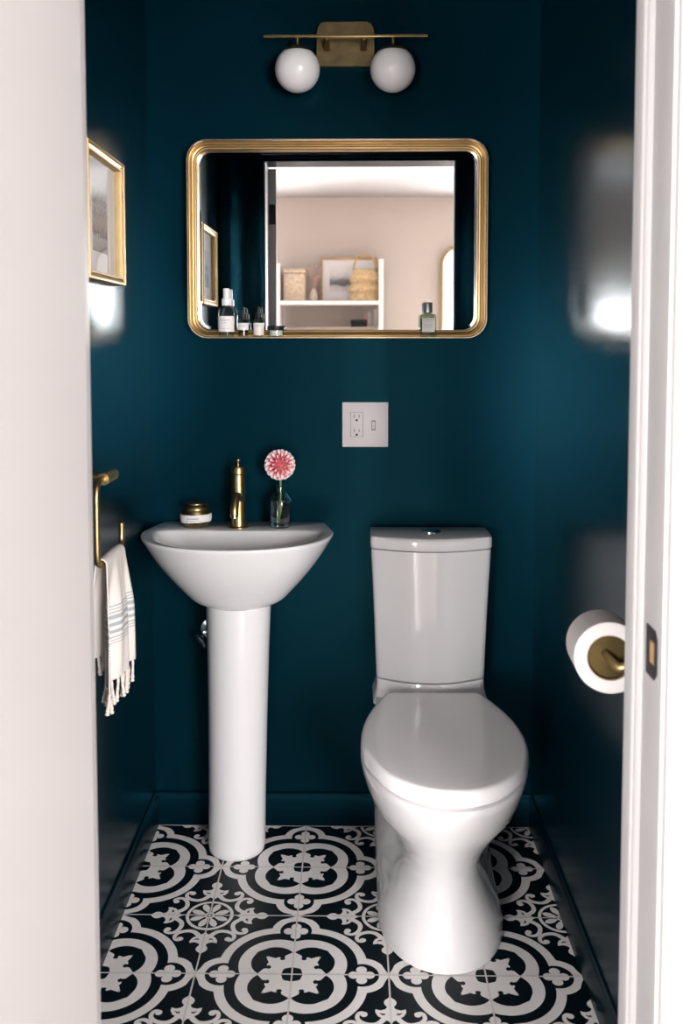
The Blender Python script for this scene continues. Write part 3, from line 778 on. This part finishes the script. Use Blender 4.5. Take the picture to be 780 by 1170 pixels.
obj('cap', bm, mat('brushed_grey_metal', (.42, .42, .43), .35, .9), t)
bm = nbox(cx - .0165, cx + .0165, by - .0177, by - .0172, LZ + .012, LZ + .048)
lb = obj('label', bm, mat('pale_green_label', (.62, .63, .58), .6), t)
bm = bmesh.new()
for zz, w in ((.043, .028), (.039, .020), (.033, .024), (.030, .024), (.027, .022), (.024, .018)):
    x = cx - w / 2
    while x < cx + w / 2:
        ww = rnd.uniform(.001, .003); box(bm, x, min(x + ww, cx + w / 2), by - .0179, by - .01775, LZ + zz, LZ + zz + (.0016 if zz == .043 else .0007)); x += ww + .0008
obj('label_print', bm, M['ink'], lb, 0)

# ================================================================== VANITY LIGHT
li = thing('vanity_light', 'brass wall light with a long bar and two round opal globes', 'lamp', (.5135, YB, 2.095))
def plate(y, ins):
    a, b, z0, z1 = .437 + ins, .590 - ins, 2.038 + ins, 2.153 - ins
    p = [(a, z0), (b, z0), (b, z1 - .030), (b - .003, z1 - .016), (b - .010, z1 - .004), (b - .020, z1), (a + .020, z1), (a + .010, z1 - .004), (a + .003, z1 - .016), (a, z1 - .030)]
    return [(x, y, z) for x, z in p]
obj('backplate', loft([plate(YB - .0005, 0), plate(YB - .020, 0), plate(YB - .022, .002)]), M['brass_dark'], li, 30)
BYY = YB - .070
bar = obj('bar', nbox(.306, .723, BYY - .006, BYY + .006, 2.096, 2.1025, bev=.001), M['brass'], li, 30)
for x in (.466, .561):
    obj('bracket', loft([[(x + a, YB - .0205, 2.092 + b) for a, b in ((-.008, -.016), (.008, -.016), (.008, .010), (-.008, .010))], [(x + a, BYY + .004, 2.094 + b) for a, b in ((-.003, -.003), (.003, -.003), (.003, .008), (-.003, .008))]]), M['brass_dark'], li, 30)
for x in (.3915, .6345):
    gl = bmesh.new(); bmesh.ops.create_uvsphere(gl, u_segments=48, v_segments=28, radius=.0575, matrix=Matrix.Translation((x, BYY, 2.017)))
    go = obj('globe_shade', gl, M['opal'], li, 80)
    prof = []
    for i in range(9):
        a = math.radians(90 - 4.5 * i * 1.05); prof.append((.0590 * math.cos(a) + .0001, .0590 * math.sin(a)))
    cap = lathe([(.004, .072)] + [(r_, h) for r_, h in prof[1:]] + [(.0405, .0405)], (x, BYY, 2.017), 'z', 40)
    obj('shade_cap', cap, M['brass_dark'], go, 40)
    obj('stem', tube([(x, BYY, 2.074), (x, BYY, 2.097)], .0045, 14), M['brass'], li)

# ================================================================== OUTLET + SWITCH PLATE
ox0, ox1, oz0, oz1 = .505, .6275, 1.0435, 1.1635
op = thing('outlet_plate', 'square white wall plate with an outlet and a toggle switch', 'outlet', ((ox0 + ox1) / 2, YB, oz0))
yo = YB - .0005
def fx_(u): return ox0 + (ox1 - ox0) * u
def fz_(v): return oz1 - (oz1 - oz0) * v
obj('cover_plate', nbox(ox0, ox1, yo - .006, yo, oz0, oz1, bev=.0018), M['white_plastic'], op, 30)
bm = nbox(fx_(.175), fx_(.455), yo - .0065, yo - .0055, fz_(.775), fz_(.225))
gp = obj('outlet_gap', bm, M['grey_line'], op, 0)
rc = obj('receptacle', nbox(fx_(.184), fx_(.446), yo - .0078, yo - .005, fz_(.768), fz_(.232), bev=.0006), M['white_plastic'], op, 30)
for vc in (.31, .635):
    for uc in (.262, .366):
        obj('outlet_slot', nbox(fx_(uc) - .0012, fx_(uc) + .0012, yo - .0080, yo - .0077, fz_(vc + .035), fz_(vc - .035)), M['grey_line'], rc, 0)
    obj('ground_hole', lathe([(.0030, 0), (.0030, -.0003)], (fx_(.312), yo - .0077, fz_(vc + .09)), 'y', 16), M['slot'], rc, 0)
bm = nbox(fx_(.255), fx_(.37), yo - .0084, yo - .0076, fz_(.512), fz_(.472), bev=.0003)
box(bm, fx_(.255), fx_(.37), yo - .0084, yo - .0076, fz_(.545), fz_(.518), bev=.0003)
obj('test_button', bm, M['white_plastic'], rc, 30)
obj('switch_gap', nbox(fx_(.635), fx_(.725), yo - .0064, yo - .0058, fz_(.625), fz_(.405)), M['grey_line'], op, 0)
obj('toggle_switch', loft([[(fx_(u), yo - .0064, fz_(v)) for u, v in ((.648, .60), (.712, .60), (.712, .43), (.648, .43))], [(fx_(u), yo - .014, fz_(v)) for u, v in ((.652, .505), (.708, .505), (.708, .43), (.652, .43))]]), M['white_plastic'], op, 20)
for u, v in ((.312, .11), (.312, .89), (.68, .27), (.68, .73)):
    obj('screw', lathe([(.0028, 0), (.0026, -.0009), (.0005, -.001)], (fx_(u), yo - .0058, fz_(v)), 'y', 14), M['white_plastic'], op, 40)

# ================================================================== TOWEL HOLDER + TOWEL (left wall)
tx = .062
th = thing('towel_holder', 'brass open-ended hanging towel bar on the left wall', 'towel holder', (XL, -.70, 1.07))
obj('wall_rose', lathe([(.021, 0), (.021, .005), (.012, .008)], (XL, -.712, 1.067), 'x', 32), M['brass'], th)
obj('post', tube([(XL + .007, -.712, 1.067), (tx, -.712, 1.067)], .0085, 18), M['brass'], th)
sl = obj('sleeve', tube([(tx, -.672, 1.067), (tx, -.748, 1.067)], .0115, 24), M['brass'], th)
obj('hanging_bar', tube([(tx, -.70, 1.067), (tx, -.768, 1.067), (tx, -.779, 1.066), (tx, -.791, 1.058), (tx, -.796, 1.044), (tx, -.797, 1.03), (tx, -.797, .96), (tx, -.796, .930), (tx, -.791, .918), (tx, -.779, .911), (tx, -.763, .910), (tx, -.640, .910), (tx, -.625, .912), (tx, -.615, .919), (tx, -.611, .932), (tx, -.611, .958)], .0060, 16, smoothn=3), M['brass'], th)

tw = thing('hand_towel', 'cream striped cotton hand towel with tasselled fringe draped on the brass bar', 'towel', (tx, -.68, .910))
def towel_sheet():
    bm = bmesh.new(); dl = bm.verts.layers.float.new('drop')
    nu, nv = 44, 90
    back = .195; front = .228; total = back + front + .026
    grid = []
    for j in range(nv + 1):
        s = total * j / nv          # arc length from the back hem, over the bar, to the front hem
        row = []
        for i in range(nu + 1):
            u = i / nu * 2 - 1
            if s < back:   # back layer, rising
                h = back - s; x = tx - .0105 - .010 * min(1, h / .1); z = .910 - h; dd = h / front; side = -1
            elif s < back + .026:
                a = PI * (s - back) / .026; x = tx - math.cos(a) * .0105; z = .910 + math.sin(a) * .0095; dd = 0; side = 0; h = 0
            else:
                h = s - back - .026; x = tx + .0105 + .006 * min(1, h / .12); z = .910 - h; dd = h / front; side = 1
            g_ = min(1, h / .10)
            hw = (.070 + .010 * g_ + .012 * (h / front)) if side >= 0 else .070 - .004 * g_
            yc = -.702 - (.016 * g_ if side > 0 else 0)
            fold = (math.sin(u * 5.2 + 1.0) * .0085 + math.sin(u * 11 + 2.2 + h * 6) * .0035 + math.sin(u * 2.3 - .4) * .006) * g_
            droop = .012 * g_ * (u * u)
            # top corners slide down from the crown near the far end
            sag = .030 * max(0, (-u + .35)) ** 1.5 * g_ * .6 + .01 * max(0, u - .5)
            row.append(bm.verts.new((x + fold + (.004 if side > 0 else -.002) * g_, yc + u * hw, z - sag * .3)))
            row[-1][dl] = dd if side > 0 else 0
        grid.append(row)
    for a, b in zip(grid, grid[1:]):
        for i in range(nu): bm.faces.new((a[i], a[i + 1], b[i + 1], b[i]))
    ends = [tuple(v_.co) for v_ in grid[-1]], [tuple(v_.co) for v_ in grid[0]]
    return bm, ends
bm, ends = towel_sheet()
o = obj('cloth', bm, M['towel'], tw, 80)
sm = o.modifiers.new('thickness', 'SOLIDIFY'); sm.thickness = .0022; sm.offset = 0
rnd = random.Random(4)
for e_i, en in enumerate(ends):
    k = 0
    while k < len(en):
        p = Vector(en[k]); L = rnd.uniform(.034, .050) * (1.0 if e_i == 0 else .8); dx = rnd.uniform(-.004, .004); dy = rnd.uniform(-.005, .005)
        ps = [p + Vector((0, 0, .003)), p + Vector((dx * .3, dy * .4, -L * .35)), p + Vector((dx, dy, -L * .7)), p + Vector((dx * 1.4, dy * 1.2, -L))]
        bm = bmesh.new()
        tube(ps, [.0022, .0032, .0026, .0034, .0030, .0036, .0032, .0050, .0018], 7, bm=bm, smoothn=4)
        # loose twisted second strand
        tube([q + Vector((.0022 * math.sin(i_ * 2.5), .0022 * math.cos(i_ * 2.5), 0)) for i_, q in enumerate(ps)], .0014, 6, bm=bm, smoothn=4)
        bmesh.ops.create_icosphere(bm, subdivisions=1, radius=.0050, matrix=Matrix.Translation(ps[2] - Vector((0, 0, L * .08))))
        obj('tassel', bm, M['fringe'], o, 80)
        k += 3

# ================================================================== FRAMED PRINTS (left wall)
def framed(label, y0, y1, z0, z1, art, ay0, ay1, az0, az1):
    """picture on the left wall; y0 > y1 (y0 is the far edge)"""
    t = thing('framed_print', label, 'picture', (XL, (y0 + y1) / 2, z0), 'gold framed prints on the left wall')
    D = .030; w = .017
    def rg(ins, x): return [(x, y0 - ins, z0 + ins), (x, y1 + ins, z0 + ins), (x, y1 + ins, z1 - ins), (x, y0 - ins, z1 - ins)]
    x = XL + .0005
    prof = [(0, 0), (0, D - .003), (.0015, D), (.0055, D), (.0065, D - .004), (.012, D - .006), (.0135, D - .003), (w, D - .004), (w + .0015, D - .008), (w + .0015, .004), (w + .0015, 0)]
    bm = loft([rg(i, x + h) for i, h in prof], False, False)
    bm.verts.ensure_lookup_table(); L = len(prof) - 1
    for i in range(4):
        bm.faces.new((bm.verts[i], bm.verts[(i + 1) % 4], bm.verts[L * 4 + (i + 1) % 4], bm.verts[L * 4 + i]))
    obj('frame', bm, M['gold_soft'], t, 25)
    i = w + .0014
    obj('mat_board', nbox(x + .001, x + .010, y1 + i, y0 - i, z0 + i, z1 - i), M['mat_board'], t, 0)
    obj('print', nbox(x + .0101, x + .0106, ay1, ay0, az0, az1), art, t, 0)
    pg = nbox(x + .0135, x + .0150, y1 + i, y0 - i, z0 + i, z1 - i)
    obj('glazing', pg, M['picture_glass'], t, 0)
framed('gold framed grey print of a building in a white mat, nearer the mirror', -.370, -.665, 1.451, 1.722, M['art_grey'], -.455, -.572, 1.514, 1.645)
framed('gold framed blue sea print in a white mat, beside the doorway', -.690, -.985, 1.451, 1.722, M['art_blue'], -.778, -.895, 1.514, 1.645)

# ================================================================== TOILET PAPER (right wall)
pa, pb = Vector((.924, -1.045, .853)), Vector((.913, -1.148, .863))
ax = (pb - pa).normalized()
def along(bm):
    q = ax.to_track_quat('Z', 'Y').to_matrix().to_4x4()
    bmesh.ops.transform(bm, matrix=Matrix.Translation(pa) @ q, verts=bm.verts); return bm
LR = (pb - pa).length
hd = thing('toilet_paper_holder', 'brass toilet paper holder with a round disc end on the right wall', 'holder', (XR, -1.09, .86))
tp = thing('toilet_paper_roll', 'white toilet paper roll on the brass holder by the doorway', 'toilet paper', tuple((pa + pb) / 2))
bm = along(lathe([(.0335, 0), (.050, .0), (.052, .0015), (.052, LR - .0015), (.050, LR), (.0335, LR)], (0, 0, 0), 'z', 64, False, False))
bm.verts.ensure_lookup_table()
for i in range(64): bm.faces.new((bm.verts[i], bm.verts[(i + 1) % 64], bm.verts[5 * 64 + (i + 1) % 64], bm.verts[5 * 64 + i]))
obj('tissue', bm, M['paper'], tp, 40)
obj('core', along(lathe([(.0334, .0005), (.0322, .0005), (.0322, LR - .0005), (.0334, LR - .0005)], (0, 0, 0), 'z', 48, False, False)), M['card'], tp, 40)
obj('disc', along(lathe([(.0310, LR - .012), (.0314, LR - .010), (.0314, LR - .008), (.030, LR - .007), (.003, LR - .007)], (0, 0, 0), 'z', 56)), M['bronze'], hd, 30)
q = pa + ax * (LR - .008)
obj('spindle', along(lathe([(.006, .006), (.009, .007), (.009, LR - .0125), (.006, LR - .0122)], (0, 0, 0), 'z', 24)), M['brass_dark'], hd, 30)
obj('arm', tube([q + Vector((-.006, 0, .006)), q + Vector((-.002, -.012, .0)), q + Vector((.006, -.026, -.006)), q + Vector((.018, -.030, -.004)), q + Vector((.055, -.031, .0)), Vector((XR - .004, q.y - .031, q.z))], .0065, 16, smoothn=5), M['brass'], hd)
obj('wall_rose', lathe([(.023, 0), (.023, -.006), (.010, -.009)], (XR, q.y - .031, q.z), 'x', 32), M['brass'], hd)

# ================================================================== BEDROOM FURNISHING (mirror reflection)
SY0, SY1 = -4.98, -4.66
sx0, sx1 = -.115, .700
sh = thing('bookshelf', 'white open bookshelf against the beige bedroom wall, seen in the mirror', 'shelf', ((sx0 + sx1) / 2, -4.82, 0))
for x in (sx0, sx1 - .035):
    obj('upright', nbox(x, x + .035, SY0, SY1, 0, 1.93 if x > 0 else 1.90, bev=.002), M['shelf_white'], sh, 0)
boards = [.12, .50, .88, 1.365, 1.590]
for z in boards:
    obj('shelf_board', nbox(sx0 + .035, sx1 - .035, SY0, SY1, z - .03 if z != 1.590 else z, z if z != 1.590 else z + .03, bev=.002), M['shelf_white'], sh, 0)
def on_far(name, label, x0, x1, z0, z1, y, d, m, art=None, border=.02):
    pass
# framed photograph leaning on the top board
ap = thing('framed_photograph', 'thin wooden framed grey photograph on the bedroom shelf', 'picture', (.437, -4.94, 1.62))
ax0, ax1, az0, az1 = .215, .655, 1.6205, 1.965
def rgq(i, y): return [(ax0 + i, y, az0 + i), (ax1 - i, y, az0 + i), (ax1 - i, y, az1 - i), (ax0 + i, y, az1 - i)]
bm = loft([rgq(0, -4.955), rgq(0, -4.935), rgq(.016, -4.935), rgq(.016, -4.955)], False, False)
bm.verts.ensure_lookup_table()
for i in range(4): bm.faces.new((bm.verts[i], bm.verts[(i + 1) % 4], bm.verts[12 + (i + 1) % 4], bm.verts[12 + i]))
obj('frame', bm, M['wood'], ap, 20)
obj('mat_board', nbox(ax0 + .0155, ax1 - .0155, -4.953, -4.946, az0 + .0155, az1 - .0155), M['mat_board'], ap, 0)
obj('print', nbox(.285, .585, -4.9459, -4.945, 1.70, 1.90), M['art_room'], ap, 0)
# tiered straw basket
bk = thing('straw_basket', 'tiered straw basket bag with an arched handle in front of the photograph', 'basket', (.557, -4.79, 1.62))
bcx, bcy = .560, -4.80
pf = [(.098, .0), (.115, .004)]
for k_ in range(3):
    z0 = .005 + k_ * .078
    pf += [(.128 - k_ * .004, z0), (.118 - k_ * .006, z0 + .04), (.098 - k_ * .006, z0 + .073)]
pf += [(.092, .240), (.088, .236), (.088, .02), (.002, .018)]
bm = lathe(pf, (bcx, bcy, 1.6205), 'z', 44, sy=.62)
rnd = random.Random(2)
# frayed skirts of straw below each tier
for k_ in range(1, 3):
    z0 = 1.6205 + .005 + k_ * .078
    for i in range(90):
        a = 2 * PI * i / 90; r_ = .122 - k_ * .004
        p = Vector((bcx + r_ * math.cos(a), bcy + r_ * .62 * math.sin(a), z0 + .006)); q_ = p + Vector((.006 * math.cos(a), .004 * math.sin(a), -.022 - rnd.random() * .012))
        sd = Vector((-math.sin(a), math.cos(a) * .62, 0)) * .005
        bm.faces.new([bm.verts.new(p - sd), bm.verts.new(p + sd), bm.verts.new(q_ + sd * .3), bm.verts.new(q_ - sd * .3)])
obj('basket_body', bm, M['straw'], bk, 50)
obj('handle', tube([(bcx - .085, bcy, 1.83), (bcx - .082, bcy, 1.89), (bcx - .06, bcy, 1.945), (bcx - .02, bcy, 1.972), (bcx + .02, bcy, 1.972), (bcx + .06, bcy, 1.945), (bcx + .082, bcy, 1.89), (bcx + .085, bcy, 1.83)], .0075, 10, smoothn=4), M['wood'], bk)
# pale wicker box + dried flowers
wb = thing('wicker_box', 'pale woven box at the left end of the bedroom shelf', 'box', (.02, -4.80, 1.62))
obj('woven_sides', nbox(-.055, .105, -4.90, -4.72, 1.6205, 1.83, bev=.012), M['straw_pale'], wb, 40)
obj('lid', nbox(-.062, .112, -4.907, -4.713, 1.8305, 1.865, bev=.012), M['straw_pale'], wb, 40)
vb = thing('dried_flower_vase', 'small sand-coloured vase of dusty pink dried flowers beside the wicker box', 'vase', (.165, -4.80, 1.62))
obj('vase', lathe([(.02, 0), (.030, .01), (.034, .04), (.022, .075), (.014, .09), (.017, .10), (.012, .099), (.012, .09), (.003, .02)], (.165, -4.80, 1.6205), 'z', 24), M['ceramic'], vb)
bm = bmesh.new(); rnd = random.Random(11)
for i in range(34):
    a = rnd.uniform(0, 2 * PI); sp2 = rnd.uniform(0, .055); hgt = rnd.uniform(.17, .27)
    e2 = (.165 + sp2 * math.cos(a), -4.80 + sp2 * math.sin(a), 1.6205 + hgt)
    tube([(.165, -4.80, 1.70), ((.165 + e2[0]) / 2 - .002, (-4.8 + e2[1]) / 2, 1.6205 + hgt * .7), e2], .0012, 5, bm=bm)
    bmesh.ops.create_icosphere(bm, subdivisions=1, radius=rnd.uniform(.006, .012), matrix=Matrix.Translation(e2))
obj('dried_flowers', bm, M['dried'], vb, 60)
# lower shelf: tray, black box, books
tr = thing('wooden_tray', 'long light wooden tray on the lower bedroom shelf', 'tray', (.40, -4.76, 1.365))
bm = nbox(.14, .66, -4.86, -4.68, 1.3655, 1.373)
for a in ((.14, .148, -4.86, -4.68), (.652, .66, -4.86, -4.68), (.148, .652, -4.86, -4.852), (.148, .652, -4.688, -4.68)): box(bm, *a, 1.3731, 1.42)
obj('tray_body', bm, M['wood'], tr, 0)
bb = thing('black_box', 'small black box resting in the wooden tray', 'box', (.51, -4.76, 1.373))
obj('box_body', nbox(.455, .575, -4.82, -4.72, 1.3735, 1.452, bev=.004), M['black'], bb, 30)
obj('box_lid', nbox(.451, .579, -4.824, -4.716, 1.4525, 1.478, bev=.004), M['black'], bb, 30)
for i, (x, w, h_, m_, lab) in enumerate(((.555, .026, .16, 'bookpink', 'pink upright book on the lower bedroom shelf'), (.584, .022, .175, 'bookwhite', 'white upright book between the pink and grey books'), (.609, .018, .165, 'bookgrey', 'thin grey upright book on the lower bedroom shelf'), (.630, .026, .195, 'bookwhite', 'tallest white book, against the right upright of the shelf'))):
    t = thing('book', lab, 'book', (x + w / 2, -4.92, 1.365), 'upright books on the lower shelf')
    bm = nbox(x, x + .002, -4.975, -4.868, 1.3655, 1.3655 + h_); box(bm, x + w - .002, x + w, -4.975, -4.868, 1.3655, 1.3655 + h_); box(bm, x, x + w, -4.868, -4.865, 1.3655, 1.3655 + h_)
    obj('cover', bm, M[m_], t, 0)
    obj('pages', nbox(x + .0022, x + w - .0022, -4.972, -4.8685, 1.3675, 1.3655 + h_ - .004), M['label'], t, 0)
# arched floor mirror leaning on the bedroom wall
am = thing('arched_mirror', 'tall arched mirror with a thin gold frame on the bedroom wall', 'mirror', (1.305, -4.99, .3))
def arch(ins, y):
    a, b, z0, zt = 1.150 + ins, 1.460 - ins, .30 + ins, 1.91
    r_ = (b - a) / 2
    return [(a, y, z0), (b, y, z0)] + [((a + b) / 2 + r_ * math.cos(math.radians(t)), y, zt + r_ * math.sin(math.radians(t))) for t in range(0, 181, 6)]
bm = loft([arch(0, -5.015), arch(0, -4.985), arch(.022, -4.985), arch(.022, -5.015)], False, False)
bm.verts.ensure_lookup_table(); n_ = len(arch(0, 0))
for i in range(n_): bm.faces.new((bm.verts[i], bm.verts[(i + 1) % n_], bm.verts[3 * n_ + (i + 1) % n_], bm.verts[3 * n_ + i]))
obj('frame', bm, M['gold'], am, 30)
obj('mirror_glass', loft([arch(.0205, -5.012), arch(.0205, -4.996)]), M['mirror'], am, 30)

# ================================================================== LIGHT
def area(name, loc, rot, sx, sy, power, col):
    l = bpy.data.lights.new(name, 'AREA'); l.shape = 'RECTANGLE'; l.size = sx; l.size_y = sy; l.energy = power; l.color = col
    o = bpy.data.objects.new(name, l); C.objects.link(o); o.location = loc; o.rotation_euler = rot
    return o
# daylight through the bedroom window
for a, b, c, d_, P in ((WX0, WX1, WZ0, WZ1, 225), (VX0, VX1, VZ0, VZ1, 195)):
    area('window_daylight', ((a + b) / 2, BY - .12, (c + d_) / 2), (math.radians(90), 0, 0), b - a, d_ - c, P, (1.0, .975, .98))
w = bpy.data.worlds.new('daylight'); S.world = w; w.use_nodes = True
bg = w.node_tree.nodes['Background']; bg.inputs['Color'].default_value = (.85, .92, 1, 1); bg.inputs['Strength'].default_value = 1.5

# ================================================================== CAMERA
F, CXP, CYP = 1088.68, 389.43, 454.57
cam = bpy.data.cameras.new('camera'); co = bpy.data.objects.new('camera', cam); C.objects.link(co); S.camera = co
r_ = Vector((9.99909526e-01, 1.34494913e-02, -2.27578872e-04)); u_ = Vector((-6.02734329e-04, 6.16993623e-02, 9.98094597e-01)); f_ = Vector((-0.01343791, 0.99800416, -0.06170189))
m = Matrix(((r_.x, u_.x, -f_.x), (r_.y, u_.y, -f_.y), (r_.z, u_.z, -f_.z)))
co.matrix_world = Matrix.Translation((.535682, -2.52942, 1.332037)) @ m.to_4x4()
cam.sensor_fit = 'VERTICAL'; cam.sensor_height = 36; cam.lens = F / 1170 * 36
cam.shift_x = (390 - CXP) / 1170; cam.shift_y = (CYP - 585) / 1170
cam.clip_start = .02
cam.dof.use_dof = True; cam.dof.focus_distance = 2.35; cam.dof.aperture_fstop = 4.5

S.view_settings.view_transform = 'Standard'; S.view_settings.look = 'None'; S.view_settings.gamma = 1
S.view_settings.use_curve_mapping = False
S.view_settings.exposure = 0.74
